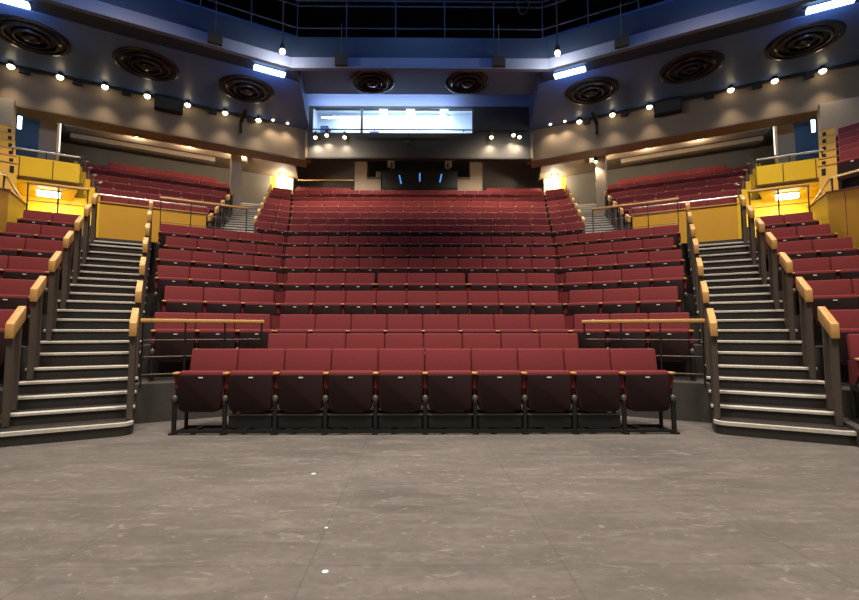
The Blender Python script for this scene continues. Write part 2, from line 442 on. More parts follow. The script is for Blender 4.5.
for k in 'ABCDEFGHI':
    D = ROWD[k]
    if k == 'A': run('A', 'centre', (-2.79, D), (2.79, D), 10, 0); continue
    h = HALF[k]
    if k == 'E':
        g = .05; w = (2*h-2*g)/9
        for q in range(3):
            run('E', ['centre left', 'centre middle', 'centre right'][q], (-h+q*(3*w+g), D), (-h+q*(3*w+g)+3*w, D), 3, 0)
    else: run(k, 'centre', (-h, D), (h, D), COUNT[k], 0)
    if k in 'CDEFGH':
        n = dict(C=3, D=3, E=4, F=4, G=4, H=5)[k]
        us = useam(D)+.10+(.06 if k in 'CDE' else 0); ue = .16-(.12 if k in 'DG' else 0)
        run(k, 'left side', uv(ue, vrow(k), -1), uv(us, vrow(k), -1), n, R(29))
        run(k, 'right side', uv(us, vrow(k), 1), uv(ue, vrow(k), 1), n, -R(29))
for k in 'BCDEFGH':
    n = 2; u0 = 1.62; u1 = {'H': 2.58, 'G': 2.62, 'F': 2.68}.get(k, 2.70)
    v = vrow(k)
    run(k, 'far left', uv(u1, v, -1), uv(u0, v, -1), n, R(29)); run(k, 'far right', uv(u0, v, 1), uv(u1, v, 1), n, -R(29))
for k in 'IJKLMNOP':
    D = ROWD[k]; v = vrow(k); h = HALF.get(k, seam(D)-.06)
    if k != 'I': run(k, 'upper centre', (-h, D), (h, D), COUNT[k], 0)
    ue = to_u(on14(v, 1.42))-.05; us = useam(D)+.06; n = max(1, round((ue-us)/.53))
    run(k, 'upper left return', uv(ue, v, -1), uv(us, v, -1), n, R(29)); run(k, 'upper right return', uv(us, v, 1), uv(ue, v, 1), n, -R(29))
for k in 'JKLMNOP':
    v = vrow(k); us = to_u(on14(v, 2.5))+.14; ue = 1.50+.233*(v-13.93)
    if k == 'P': us += .75; ue -= .9
    n = int((ue-us)/.54)
    run(k, 'upper left block', uv(ue, v, -1), uv(us, v, -1), n, R(29)); run(k, 'upper right block', uv(us, v, 1), uv(ue, v, 1), n, -R(29))
D = ROWD['Q']
run('Q', 'rear left', (-5.45, D), (-3.0, D), 4, 0); run('Q', 'rear right', (3.0, D), (5.45, D), 4, 0)
ROWTXT = {k: ORD[i] for i, k in enumerate(NAMES)}
BLOCK = {'centre': 'centre block', 'centre left': 'left third of the centre block', 'centre middle': 'middle third of the centre block',
         'centre right': 'right third of the centre block', 'left side': 'left side block', 'right side': 'right side block',
         'far left': 'block left of the left stairs', 'far right': 'block right of the right stairs', 'upper centre': 'upper centre block',
         'upper left return': 'upper turned block by left stairs', 'upper right return': 'upper turned block by right stairs',
         'upper left block': 'upper block far left', 'upper right block': 'upper block far right',
         'rear left': 'last row left of the desk', 'rear right': 'last row right of the desk'}
protos = {}
def proto(key, extra):
    if key not in protos: protos[key] = [make_proto(extra), False]
    p = protos[key]
    return p
END = ('armrest', 'side_panel', 'standard')
stuff = MB(); stuff_specs = []; far_first = None
near = [s for s in SPECS if s[0] in 'ABCDEFGH' or (s[0] == 'I')]
far = [s for s in SPECS if s not in near]
budget = 300-len(near)
far.sort(key=lambda s: s[4])                      # the nearest first
far_ind, far_rest = far[:budget], far[budget:]
def seat_label(s):
    row, block, i, n = s[0], s[1], s[2], s[9]
    if row == 'A': return f'maroon tip-up seat on the stage floor, {ORD[i]} from left in the front row'
    if block.startswith('rear'): return f'maroon tip-up seat, {ORD[i]} from left in the {BLOCK[block]}'
    return f'maroon tip-up seat, {ORD[NAMES.index(row)]} row from stage, {ORD[i]} from left, {BLOCK[block]}'
def place(s, tree, used):
    row, block, i, x, y, z, rz, sx, first, n = s
    if not used: o = tree; o.location = (x, y, z); o.rotation_euler = (0, 0, rz); o.scale = (sx, 1, 1)
    else: o = dup(tree, (x, y, z), rz, sx)
    o['label'] = seat_label(s); o['category'] = 'seat'
    nm = 'front' if row == 'A' else ROWTXT[row]
    o['group'] = f'seats in the {nm} row, {BLOCK.get(block, block)}'
    return o
for s in near:
    if s[0] == 'A': key = 'A0' if s[2] == 0 else ('A9' if s[2] == 9 else 'A')
    else: key = 'first' if s[8] else 'std'
    extra = {'A0': END+('base_rail',), 'A9': ('base_rail',), 'A': ('base_rail', 'kick_board'), 'first': END, 'std': ()}[key]
    p = proto(key, extra); place(s, p[0], p[1]); p[1] = True
src = None
for s in far_ind:
    if src is None:
        src = bpy.data.objects.new('theatre_seat', FAR); COL.objects.link(src); place(s, src, False)
    else: place(s, src, True)
bm = bmesh.new()
for s in far_rest:
    t = bmesh.new(); t.from_mesh(FAR)
    bmesh.ops.transform(t, matrix=Matrix.Translation((s[3], s[4], s[5])) @ Matrix.Rotation(s[6], 4, 'Z') @ Matrix.Diagonal((s[7], 1, 1, 1)), verts=t.verts)
    tm = bpy.data.meshes.new('tmp'); t.to_mesh(tm); t.free(); bm.from_mesh(tm); bpy.data.meshes.remove(tm)
me = bpy.data.meshes.new('theatre_seats'); bm.to_mesh(me); bm.free()
for m in FAR.materials: me.materials.append(m)
for p in me.polygons: p.use_smooth = True
o = bpy.data.objects.new('theatre_seats', me); COL.objects.link(o)
o['kind'] = 'stuff'; tag(o, 'remaining maroon seats massed in the rearmost rows of the upper blocks', 'seats')
# narrow upholstered pieces that close the corner between two blocks
for k in 'CDEFGH':
    D = ROWD[k]
    for sd, nm in SIDES:
        h = HALF[k]+.008; s = seam(D); us = useam(D)+.09+(.06 if k in 'CDE' else 0)
        mb = MB()
        a = [(sd*h, D), (sd*s, D), uv(us, vrow(k), sd)]; b = [(sd*h, D-.1), (sd*(s-.025), D-.1), uv(us, vrow(k)-.1, sd)]
        z = FLOOR[k]
        mb.prism([a[0], a[1], b[1], b[0]] if sd < 0 else [a[0], b[0], b[1], a[1]], z+.42, z+.915, 'maroon')
        mb.prism([a[1], a[2], b[2], b[1]] if sd < 0 else [a[1], b[1], b[2], a[2]], z+.42, z+.915, 'maroon')
        es = list(mb.bm.edges); bmesh.ops.bevel(mb.bm, geom=es, offset=.012, segments=2, affect='EDGES')
        lx, ly = sd*(s-.0), D-.07
        mb.prism([(lx-.03, ly-.03), (lx+.03, ly-.03), (lx+.03, ly+.03), (lx-.03, ly+.03)], z, z+.45, 'black')
        f = mb.build('seat_corner_panel', smooth=True)
        tag(f, f'narrow maroon corner panel filling the {nm} bend of the {ROWTXT[k]} row from the stage', 'seat panel', f'corner panels at the {nm} bend')

# ------------------------------------------------------------------ railings
def railing(label, a, b, zf, ztop, bars, posts, timber=True, group=None, zf2=None):
    ax, ay = a; bx, by = b; L = math.hypot(bx-ax, by-ay); ang = math.atan2(by-ay, bx-ax)
    t = thing('railing', label, 'railing', (ax, ay, zf), ang, group)
    m = MB()
    if timber: m.box(-.03, L+.03, -.035, .035, ztop-zf-.05, ztop-zf, 'oak', .015, 2)
    else: m.tube((-.03, 0, ztop-zf-.02), (L+.03, 0, ztop-zf-.02), .022, 'rod', 10)
    m.build('top_rail', t, smooth=True)
    for z in bars:
        m = MB(); m.tube((0, 0, z-zf), (L, 0, z-zf), .009, 'steel', 8); m.build('bar', t, smooth=True)
    for i in range(posts):
        x = L*i/(posts-1); m = MB(); m.box(x-.010, x+.010, -.02, .02, 0, ztop-zf-.04, 'black'); m.build('post', t)
    return t
for sd, nm in SIDES:
    a, b = uv(.27, 6.78, sd), uv(-1.16, 6.78, sd)
    if sd > 0: a, b = b, a
    railing(f'low railing with pale oak top rail before the {nm} side seats, beside the front rows', a, b, .48, 1.30, (1.03, .82, .60), 4)
    a, b = uv(2.58, 12.3, sd), uv(1.56, 12.3, sd)
    if sd > 0: a, b = b, a
    railing(f'railing behind the outer seats in front of the lit yellow recess on the {nm}', a, b, 3.2, 4.28, (3.88, 3.58), 3)
    a, b = uv(.16, 12.34, sd), uv(-1.75, 12.34, sd)
    if sd > 0: a, b = b, a
    railing(f'railing along the cross aisle below the {nm} upper stairs', a, b, 3.2, 4.32, (3.98, 3.72), 4)
    a, b = uv(1.42, 13.17, sd), uv(-.86, 13.17, sd)
    if sd > 0: a, b = b, a
    railing(f'thin steel rail on top of the ochre parapet on the {nm}', a, b, 4.2, 4.42, (), 4, timber=False)
    a, b = uv(3.1, 13.36, sd), uv(1.9, 13.36, sd)
    if sd > 0: a, b = b, a
    railing(f'steel rail on the high yellow balcony front on the {nm}', a, b, 5.1, 5.30, (), 3, timber=False)
railing('oak-topped rail behind the last row left of the control desk', (-5.5, 20.45), (-2.95, 20.45), 6.56, 8.02, (7.7,), 3)

# ------------------------------------------------------------------ yellow walls
def q4(pts, sd): return [uv(u, v, sd) for u, v in pts]
for sd, nm in SIDES:
    mb = MB()
    mb.prism(q4([(-.87, 13.1), (1.49, 13.1), (1.49, 13.24), (-.87, 13.24)], sd), 3.2, 4.20, 'ochre')
    mb.prism(q4([(-.9, 13.07), (1.5, 13.07), (1.5, 13.26), (-.9, 13.26)], sd), 4.20, 4.225, 'oak')
    struct(f'wall_parapet_{nm}', mb)
    mb = MB()                                            # recess: back wall, inner cheek, upper balcony front and its floor slab
    mb.prism(q4([(1.4, 14.6), (3.4, 14.6), (3.4, 14.75), (1.4, 14.75)], sd), 3.2, 4.6, 'yellow')
    mb.prism(q4([(3.0, 13.3), (3.12, 13.3), (3.4, 14.6), (3.25, 14.6)], sd), 3.2, 4.6, 'yellow')
    mb.prism(q4([(1.86, 13.3), (3.12, 13.3), (3.4, 14.75), (2.2, 14.75)], sd), 4.50, 4.62, 'yellow')
    mb.prism(q4([(1.86, 13.3), (3.12, 13.3), (3.14, 13.42), (1.88, 13.42)], sd), 4.62, 5.10, 'yellow')
    mb.prism(q4([(1.80, 13.26), (3.2, 13.26), (3.2, 13.30), (1.80, 13.30)], sd), 4.60, 4.64, 'seam')  # dark strip painted as the shadow line along the bottom edge
    for u in (2.35, 2.95):
        mb.prism(q4([(u, 13.292), (u+.02, 13.292), (u+.02, 13.30), (u, 13.30)], sd), 4.64, 5.08, 'seam')
    struct(f'wall_balcony_{nm}', mb)
    mb = MB()                                            # stepped wall that ends the upper block
    for i, k in enumerate('JKLMNO'):
        v0 = vrow(k)-.85; u0 = 1.61+.233*(v0-13.93); u1 = u0+.233*.9
        mb.prism(q4([(u0, v0), (u0+.12, v0), (u1+.12, v0+.9), (u1, v0+.9)], sd), 3.2, FLOOR[k]+.72, 'yellow')
    struct(f'wall_stepped_{nm}', mb)
    for i, k in enumerate('JKLMN'):
        v0 = vrow(k)-.85; u0 = 1.66+.233*(v0-13.93)
        t = thing('stepped_wall_rail', f'short steel rail on the {nm} stepped yellow wall, {ORD[i]} from the aisle', 'rail', (*uv(u0, v0, sd), FLOOR[k]+.72), frz(sd), f'rails on the {nm} stepped yellow wall')
        m = MB(); m.box(-.02, .02, .02, .06, 0, .3, 'steel'); m.build('post', t)
        m = MB(); vs = m.box(-.03, .03, -.02, .6, .28, .31, 'steel'); m.rot(vs, 'X', 20, (0, 0, .3)); m.build('top_rail', t)
    mb = MB()                                            # side wall bounding the outer seats
    vv = [6.0, 10.03, 11.74, 13.1]; zt = [2.7, 3.52, 3.90, 3.93]
    for i in range(3):
        p = q4([(2.75, vv[i]), (2.9, vv[i]), (2.9, vv[i+1]), (2.75, vv[i+1])], sd)
        mb.prism(p, 0, [zt[i], zt[i], zt[i+1], zt[i+1]], 'ochre' if i < 2 else 'yellow')
        p = q4([(2.72, vv[i]), (2.93, vv[i]), (2.93, vv[i+1]), (2.72, vv[i+1])], sd)
        mb.prism(p, [zt[i], zt[i], zt[i+1], zt[i+1]], [zt[i]+.03, zt[i]+.03, zt[i+1]+.03, zt[i+1]+.03], 'maroon' if i < 2 else 'oak')
    mb.prism(q4([(2.743, 10.7), (2.75, 10.7), (2.75, 10.715), (2.743, 10.715)], sd), 2.0, 3.64, 'seam')
    struct(f'wall_{nm}', mb)
    t = thing('side_wall_rail', f'sloping steel handrail above the {nm} ochre side wall', 'handrail', (*uv(2.82, 11.74, sd), 3.93), frz(sd))
    m = MB(); m.tube((0, -3.0, .26-.65), (0, 0, .28), .022, 'rod'); m.tube((0, 0, .28), (0, 1.3, .1), .022, 'rod'); m.build('top_rail', t, smooth=True)
    for y, z in ((-2.0, -.42), (-.05, 0), (1.2, .0)):
        m = MB(); m.box(-.012, .012, y-.03, y+.03, z, z+.28 if y < 1 else z+.13, 'black'); m.build('bracket', t)
    # stepped end of the side box, seen end-on, with a slot in every step
    d = (math.sin(R(43.5)), math.cos(R(43.5)))
    t = thing('stepped_balustrade', f'tall stepped yellow balustrade with dark slots at the {nm} edge', 'balustrade', (sd*8.66, 9.5, 3.2), -sd*R(43.5))
    zb = [4.66, 4.99, 5.33, 5.69, 6.06, 6.44]
    for j in range(6):
        y0 = .60*j; top = zb[j]+.02-3.2
        m = MB(); lo = 0 if j == 0 else zb[j]-.42-3.2
        m.box(-.15, .15, y0, y0+.62, lo, top, 'tan'); b = m.build('step_block', t)
        m = MB(); m.box(.03 if sd < 0 else -.10, .10 if sd < 0 else -.03, y0-.012, y0+.01, top-.2, top-.06, 'void'); m.build('slot', b)
        m = MB(); m.box(-.16, .16, y0-.015, y0+.01, top, top+.022, 'oak'); m.box(-.15, -.13, y0-.01, y0+.55, top, top+.03, 'steel'); m.build('edge_rail', b)
# seats of the side box at the right edge
for j in range(5):
    zb = [4.36, 4.66, 4.99, 5.33, 5.69, 6.06]
    dx, dy = math.sin(R(43.5)), math.cos(R(43.5))
    bx, by = 8.66+dx*(.6*j+.15), 9.5+dy*(.6*j+.15)
    c58, s58 = math.cos(R(58)), math.sin(R(58))
    mb = MB(); w = 1.6
    f0 = (bx+c58*.17-.0*s58, by-s58*.17); e0 = (f0[0]+c58*w, f0[1]-s58*w)
    bk = (s58*.28, c58*.28); fr = (-s58*.55, -c58*.55)
    mb.prism([(f0[0]+fr[0], f0[1]+fr[1]), (e0[0]+fr[0], e0[1]+fr[1]), (e0[0]+bk[0], e0[1]+bk[1]), (f0[0]+bk[0], f0[1]+bk[1])], zb[j]-.9, zb[j]-.35, 'tier')
    struct('floor_box', mb)
    for i in range(2):
        s = bpy.data.objects.new('theatre_seat', FAR); COL.objects.link(s)
        s.location = (f0[0]+c58*(.30+.55*i)+s58*.1, f0[1]-s58*(.30+.55*i)+c58*.1, zb[j]-.35); s.rotation_euler = (0, 0, -R(58))
        tag(s, f'maroon seat in the high right side box, {ORD[j]} row up, {"beside" if i == 0 else "second from"} the balustrade', 'seat', 'seats in the right side box')

# ------------------------------------------------------------------ bulkhead, soffits, ceiling
ZB0, ZB1, VB = 7.40, 8.45, 16.33
for sd, nm in SIDES:
    mb = MB()
    e = (sd*4.08, (VB-4.08*S)/C)
    mb.prism([e, uv(6, VB, sd), uv(6, VB+.35, sd), (sd*4.08, e[1]+.4)], ZB0, 8.75, 'plaster')
    mb.prism([(sd*4.08, e[1]+.02), uv(6, VB+.02, sd), uv(6, VB+.7, sd), (sd*4.3, e[1]+.75)], ZB0-.02, ZB0+.10, 'beam')
    mb.prism([(sd*4.02, 16.12), (sd*4.10, 16.12), (sd*4.10, e[1]+.3), (sd*4.02, e[1]+.3)], 7.36, 8.3, 'plaster')
    struct(f'wall_bulkhead_{nm}', mb)
    mb = MB()                                            # blue-grey soffit over the side block
    mb.prism([(sd*3.55, 13.16), uv(6.5, 13.28, sd), uv(6.5, 16.32, sd), (sd*4.02, 16.40)], 8.5, 9.9, 'blue_grey')
    struct(f'ceiling_soffit_{nm}', mb)
    mb = MB()                                            # ceiling behind the bulkhead with a downstand beam
    mb.prism([(sd*4.75, 16.6), uv(6.5, 16.6, sd), uv(6.5, 21, sd), (sd*5.6, 21.2)], 8.02, 8.3, 'plaster')
    struct(f'ceiling_rear_{nm}', mb)
    mb = MB(); mb.prism(q4([(-2.6, 18.3), (3.0, 18.3), (3.0, 18.75), (-2.7, 18.75)], sd), 7.80, 8.02, 'beam')
    mb.prism(q4([(-1.6, 19.5), (3.0, 19.5), (3.0, 19.8), (-1.6, 19.8)], sd), 7.86, 8.02, 'beam')
    struct(f'ceiling_beam_{nm}', mb)
    mb = MB()
    mb.prism(q4([(-2.27, 17.2), (-1.93, 17.2), (-1.93, 17.6), (-2.27, 17.6)], sd), 4.5, 8.02, 'pillar')
    struct(f'wall_pillar_{nm}', mb)
    mb = MB()
    mb.prism(q4([(2.98, 17.2), (3.40, 17.2), (3.40, 17.7), (2.98, 17.7)], sd), 4.5, 8.02, 'pillar')
    struct(f'wall_pier_{nm}', mb)
    mb = MB()
    mb.prism(q4([(3.78, 16.2), (6.5, 16.2), (6.5, 16.5), (3.78, 16.5)], sd), 3.5, 7.5, 'pillar')
    struct(f'wall_end_{nm}', mb)
    mb = MB()
    mb.prism(q4([(-4.4, 20.6), (3.6, 20.6), (3.6, 20.8), (-4.4, 20.8)], sd), 4.5, 8.3, 'backwall')
    mb.prism(q4([(3.4, 19.2), (7, 19.2), (7, 19.4), (3.4, 19.4)], sd), 4.5, 8.3, 'wallgrey')
    struct(f'wall_rear_{nm}', mb)
    mb = MB()                                            # warm-lit wall by the head of the upper stairs, with its yellow door reveal
    mb.prism([(sd*5.62, 20.2), (sd*6.35, 20.05), (sd*6.4, 20.25), (sd*5.65, 20.4)], 6.2, 9.2, 'pillar')
    mb.prism([(sd*6.35, 20.0), (sd*6.62, 19.9), (sd*6.66, 20.1), (sd*6.4, 20.2)], 6.2, 8.0, 'yellow')
    struct(f'wall_stairhead_{nm}', mb)
    # outer enclosing wall
    mb = MB(); mb.prism([(sd*15.6, -4), (sd*16, -4), (sd*16, 24), (sd*15.6, 24)], 0, 12.2, 'void'); struct(f'wall_outer_{nm}', mb)
# centre: control-room front
mb = MB()
mb.prism([(-4.06, 16.15), (4.06, 16.15), (4.06, 16.35), (-4.06, 16.35)], 7.36, 8.29, 'charcoal')
mb.prism([(1.99, 16.15), (4.06, 16.15), (4.06, 16.35), (1.99, 16.35)], 8.29, 9.30, 'charcoal')
mb.prism([(-4.06, 16.15), (-3.92, 16.15), (-3.92, 16.35), (-4.06, 16.35)], 8.29, 9.30, 'charcoal')
mb.prism([(-4.06, 16.15), (4.06, 16.15), (4.06, 16.35), (-4.06, 16.35)], 9.30, 10.0, 'band')
mb.prism([(-4.06, 16.10), (4.06, 16.10), (4.06, 16.15), (-4.06, 16.15)], 7.33, 7.38, 'void')
struct('wall_booth', mb)
mb = MB(); mb.prism([(-3.50, 12.62), (3.50, 12.62), (3.84, 14.75), (-3.84, 14.75)], 9.0, 9.15, 'blue_grey'); struct('ceiling_soffit_centre', mb)
mb = MB(); mb.prism([(-4.1, 15.2), (4.1, 15.2), (4.1, 18.3), (-4.1, 18.3)], 9.9, 10.1, 'navy'); struct('ceiling_booth', mb)
w = None
mb = MB()
for x0, x1 in ((-3.92, -3.86), (-2.13, -2.05), (1.93, 1.99)): mb.box(x0, x1, 16.2, 16.3, 8.29, 9.30, 'charcoal')
mb.box(-3.92, 1.99, 16.2, 16.3, 8.29, 8.33, 'charcoal'); mb.box(-3.92, 1.99, 16.2, 16.3, 9.26, 9.30, 'charcoal')
w = struct('window_1', mb)
for x0, x1 in ((-3.86, -2.13), (-2.05, 1.93)):
    m = MB(); m.box(x0, x1, 16.24, 16.25, 8.33, 9.26, 'glass'); m.build('pane', w)
mb = MB()                                                # the bright control room behind the glass
mb.box(-4.06, 4.06, 16.36, 17.6, 8.08, 8.18, 'white'); mb.box(-4.06, 4.06, 17.5, 17.6, 8.18, 9.7, 'white')
mb.box(-4.06, -3.96, 16.36, 17.5, 8.18, 9.7, 'white'); mb.box(2.2, 2.3, 16.36, 17.5, 8.18, 9.7, 'white'); mb.box(-4.06, 4.06, 16.36, 17.6, 9.7, 9.8, 'white')
struct('wall_control_room', mb)
for i, x in enumerate((-1.35, -.33, .95)):
    t = thing('control_room_lamp', f'bright ceiling lamp inside the control room, {ORD[i]} from left', 'lamp', (x, 16.85, 9.55), 0, 'control room lamps')
    m = MB(); m.lathe([(.16, 0), (.15, -.35), (.12, -.38)], 'white', 16); m.build('lamp_housing', t, smooth=True)
    m = MB(); m.lathe([(.0, -.55), (.10, -.52), (.17, -.46), (.15, -.36), (0, -.34)], 'booth', 16); m.build('bulb', t, smooth=True)
light('control_room_glow', 'AREA', (-1.0, 16.9, 9.6), 95, (.86, .93, 1), aim=(-1.0, 17.0, 8), size=4.5, sy=.8)
# things in the control room, seen through the glass
def simple(name, label, cat, boxes, group=None):
    mb = MB()
    for b in boxes: mb.box(*b[:6], b[6], b[7] if len(b) > 7 else 0)
    return tag(mb.build(name), label, cat, group)
simple('equipment_rack', 'dark equipment rack inside the control room behind the narrow pane', 'rack', [(-3.75, -3.45, 17.0, 17.4, 8.18, 8.95, 'charcoal', .01), (-3.72, -3.48, 16.98, 17.0, 8.5, 8.9, 'blue_grey')])
simple('office_chair', 'dark chair back showing low in the narrow control room pane', 'chair', [(-2.75, -2.3, 16.8, 16.88, 8.35, 8.55, 'charcoal', .03), (-2.56, -2.49, 16.8, 16.86, 8.18, 8.4, 'black'), (-2.75, -2.3, 16.5, 16.85, 8.32, 8.37, 'charcoal', .01)])
simple('mixing_console', 'grey mixing console on the control room sill', 'console', [(-.55, .75, 16.45, 16.8, 8.18, 8.36, 'blue_grey', .02), (-.5, .7, 16.5, 16.75, 8.36, 8.38, 'screen')])
simple('desk_monitor', 'dark monitor just right of the control room mullion', 'monitor', [(-1.85, -1.5, 16.7, 16.76, 8.36, 8.62, 'blue_grey', .01), (-1.7, -1.65, 16.7, 16.74, 8.18, 8.4, 'black'), (-1.8, -1.55, 16.65, 16.8, 8.18, 8.2, 'black')])
# pipe in front of the window, with brackets, lamps and a dome camera
t = thing('lighting_bar', 'thin dark pipe running below the control room window', 'pipe', (0, 16.0, 8.36))
m = MB(); m.tube((-3.9, 0, 0), (3.9, 0, 0), .022, 'black'); m.build('pipe', t, smooth=True)
for x in (-3.2, -1.6, 0, 1.6, 3.2):
    m = MB(); m.box(x-.015, x+.015, 0, .16, -.02, .02, 'black'); m.build('bracket', t)
t = thing('dome_camera', 'small dark dome camera below the middle of the control room window', 'camera', (-.38, 16.0, 7.92))
m = MB(); m.lathe([(0, -.13), (.07, -.11), (.11, -.05), (.12, 0), (.10, .03), (0, .04)], 'charcoal', 18); m.build('dome', t, smooth=True)
m = MB(); m.box(-.02, .02, -.02, .16, .02, .06, 'black'); m.box(-.02, .02, -.02, .02, .03, .34, 'black'); m.build('mount', t)

# rear control position
mb = MB()
for sd in (-1, 1):
    mb.box(min(sd*2.36, sd*2.92), max(sd*2.36, sd*2.92), 20.6, 21.1, 6.56, 8.92, 'pillar')
    mb.box(min(sd*1.72, sd*2.36), max(sd*1.72, sd*2.36), 20.6, 20.75, 6.56, 8.12, 'pillar')
    mb.box(min(sd*1.70, sd*2.36), max(sd*1.70, sd*2.36), 20.55, 20.8, 8.12, 8.19, 'backwall')
struct('wall_control_position', mb)
mb = MB(); mb.box(-8, 8, 21.6, 21.8, 5.5, 9.6, 'backwall'); mb.box(-2.4, 2.4, 21.5, 21.6, 6.5, 9.3, 'void'); struct('wall_back', mb)  # black sheet stands for the dark opening behind the desk
mb = MB(); mb.prism([(-4.3, 17.65), (4.3, 17.65), (5.9, 22), (-5.9, 22)], 9.3, 9.45, 'plaster'); mb.box(-4.3, 4.3, 16.36, 17.6, 7.95, 8.07, 'plaster'); struct('ceiling_rear_centre', mb)
t = thing('control_desk', 'long charcoal control desk front at the very back, between the beige pillars', 'desk', (0.05, 20.3, 6.56))
m = MB(); m.box(-1.70, 1.70, 0, .12, 0, 1.80, 'black', .01); m.build('front_panel', t)
m = MB(); m.box(-1.74, 1.74, -.06, .7, 1.80, 1.85, 'black', .01); m.build('desk_top', t)
m = MB(); m.box(-1.72, 1.72, -.02, .0, 1.02, 1.05, 'void'); m.build('shadow_gap', t)
for x0, x1, zz in ((-.92, -.84, 1.62), (.0, .0, 1.72), (.98, .90, 1.68)):
    m = MB(); m.tube((x0, -.015, zz), (x1+(.0), -.015, zz-.38), .028, 'strip', 8); m.build('blue_emissive_strip', t)  # thin emissive blue strokes on the desk front
def monitor(label, x, rz):
    t = thing('arm_monitor', label, 'monitor', (x, 20.5, 8.41), rz)
    m = MB(); m.box(-.18, .18, -.02, .02, .18, .62, 'screen', .01); m.build('screen', t)
    m = MB(); m.tube((0, .04, .0), (0, .04, .4), .025, 'grey'); m.lathe([(0, .02), (.12, .02), (.12, 0), (0, 0)], 'black', 16); m.build('stand', t, smooth=True)
    m = MB(); m.box(-.03, .03, -.06, -.02, .2, .4, 'black'); m.tube((-.12, -.04, .2), (.02, -.06, .12), .02, 'grey'); m.build('arm', t)
monitor('pale angled monitor on the left end of the control desk', -1.25, R(35)); monitor('pale angled monitor on the right end of the control desk', 1.35, -R(40))
simple('equipment_case', 'small grey case beside the left monitor at the control desk', 'case', [(-1.95, -1.72, 20.56, 20.8, 8.19, 8.45, 'screen', .02)])

# ------------------------------------------------------------------ gallery edge and black roof
def strip3(v0, v1, z0, z1, m, name, umax=6.5):
    mb = MB()
    for sd in (-1, 1):
        s0, s1 = .2586*(v0-.184)+.38, .2586*(v1-.184)+.38
        mb.prism([(sd*s0, v0-.184), uv(umax, v0, sd), uv(umax, v1, sd), (sd*s1, v1-.184)], z0, z1, m)
    s0, s1 = .2586*(v0-.184)+.38, .2586*(v1-.184)+.38
    mb.prism([(-s0, v0-.184), (s0, v0-.184), (s1, v1-.184), (-s1, v1-.184)], z0, z1, m)
    return struct(name, mb)
strip3(12.30, 12.44, 8.33, 8.63, 'band', 'trim_1')
mb = MB()
for sd in (-1, 1): mb.prism([(sd*3.50, 12.28), uv(6.5, 12.44, sd), uv(6.5, 13.30, sd), (sd*3.56, 13.18)], 8.52, 8.66, 'navy')
struct('trim_2', mb)
strip3(12.38, 12.5, 8.63, 9.26, 'navy', 'trim_3')
strip3(12.5, 13.6, 9.2, 9.26, 'void', 'floor_catwalk')
mb = MB(); mb.prism([(-16, -4), (16, -4), (16, 24), (-16, 24)], 12.0, 12.2, 'void'); struct('ceiling', mb)
mb = MB(); mb.box(-15.6, 15.6, 16.9, 17.1, 9.6, 12, 'void'); mb.box(-15.6, 15.6, 23.5, 23.7, 0, 12, 'void'); struct('wall_rear', mb)
for sd, nm, in ((0, 'centre'), (-1, 'left'), (1, 'right')):
    if sd == 0: a, b = (-3.4, 12.2), (3.4, 12.2)
    else:
        a, b = (sd*3.4, 12.2), uv(5.5, 12.40, sd)
        if sd > 0: pass
    L = math.hypot(b[0]-a[0], b[1]-a[1]); t = thing('catwalk_railing', f'dim navy catwalk railing high on the {nm} gallery', 'railing', (*a, 9.26), math.atan2(b[1]-a[1], b[0]-a[0]))
    for z in (.26, .90, 1.06):
        m = MB(); m.tube((0, 0, z), (L, 0, z), .02, 'navy', 8); m.build('bar', t, smooth=True)
    n = max(3, round(L/1.25))
    for i in range(n+1):
        x = L*i/n; m = MB(); m.tube((x, 0, 0), (x, 0, 1.06), .018, 'navy', 8); m.build('post', t, smooth=True)
# black brackets hung on the gallery edge
spots = [((-2.15, 12.05), 0, 'left of the middle of the gallery'), ((2.15, 12.05), 0, 'right of the middle of the gallery'), (uv(-.88, 12.24, -1), R(29), 'on the left gallery'), (uv(-.94, 12.24, 1), -R(29), 'on the right gallery')]
for p, rz, nm in spots:
    t = thing('lantern_box', f'square dark lantern box hung on a thin rod {nm}', 'lantern', (*p, 8.36), rz, 'lantern boxes on the gallery edge')
    m = MB(); m.box(-.17, .17, -.05, .05, 0, .29, 'charcoal', .01); m.build('box', t)
    m = MB(); m.tube((0, 0, .29), (0, 0, 1.2), .01, 'grey', 6); m.build('rod', t)
for (sd, nm) in SIDES:
    t = thing('pendant_lamp', f'glowing pendant lamp on a long thin rod at the {nm} corner of the gallery', 'pendant lamp', (sd*3.58, 11.5, 8.40))
    m = MB(); m.lathe([(0, -.075), (.055, -.05), (.075, 0), (.055, .05), (0, .07)], 'lamp', 14); m.build('bulb', t, smooth=True)
    m = MB(); m.tube((0, 0, .06), (0, 0, 3.6), .02, 'steel', 8); m.build('rod', t, smooth=True)
    m = MB(); m.lathe([(.05, .03), (.07, .08), (.05, .2), (.02, .22)], 'charcoal', 12); m.build('socket', t, smooth=True)
    light('pendant_glow', 'POINT', (0, 0, -.15), 60, (1, .8, .55), t, size=.08)
t = thing('cable_coil', 'loose coil of cable hanging on the gallery rail left of the right pendant lamp', 'cable', (2.85, 12.165, 10.18))
m = MB(); n = 40
for i in range(n):
    f = lambda q: ((.16+.02*math.sin(q*5))*math.cos(q), -.03+.03*math.sin(q*3), .25*math.sin(q))
    m.tube(f(i*2*math.pi*2/n), f((i+1)*2*math.pi*2/n), .018, 'steel', 6)
m.build('coil', t, smooth=True)

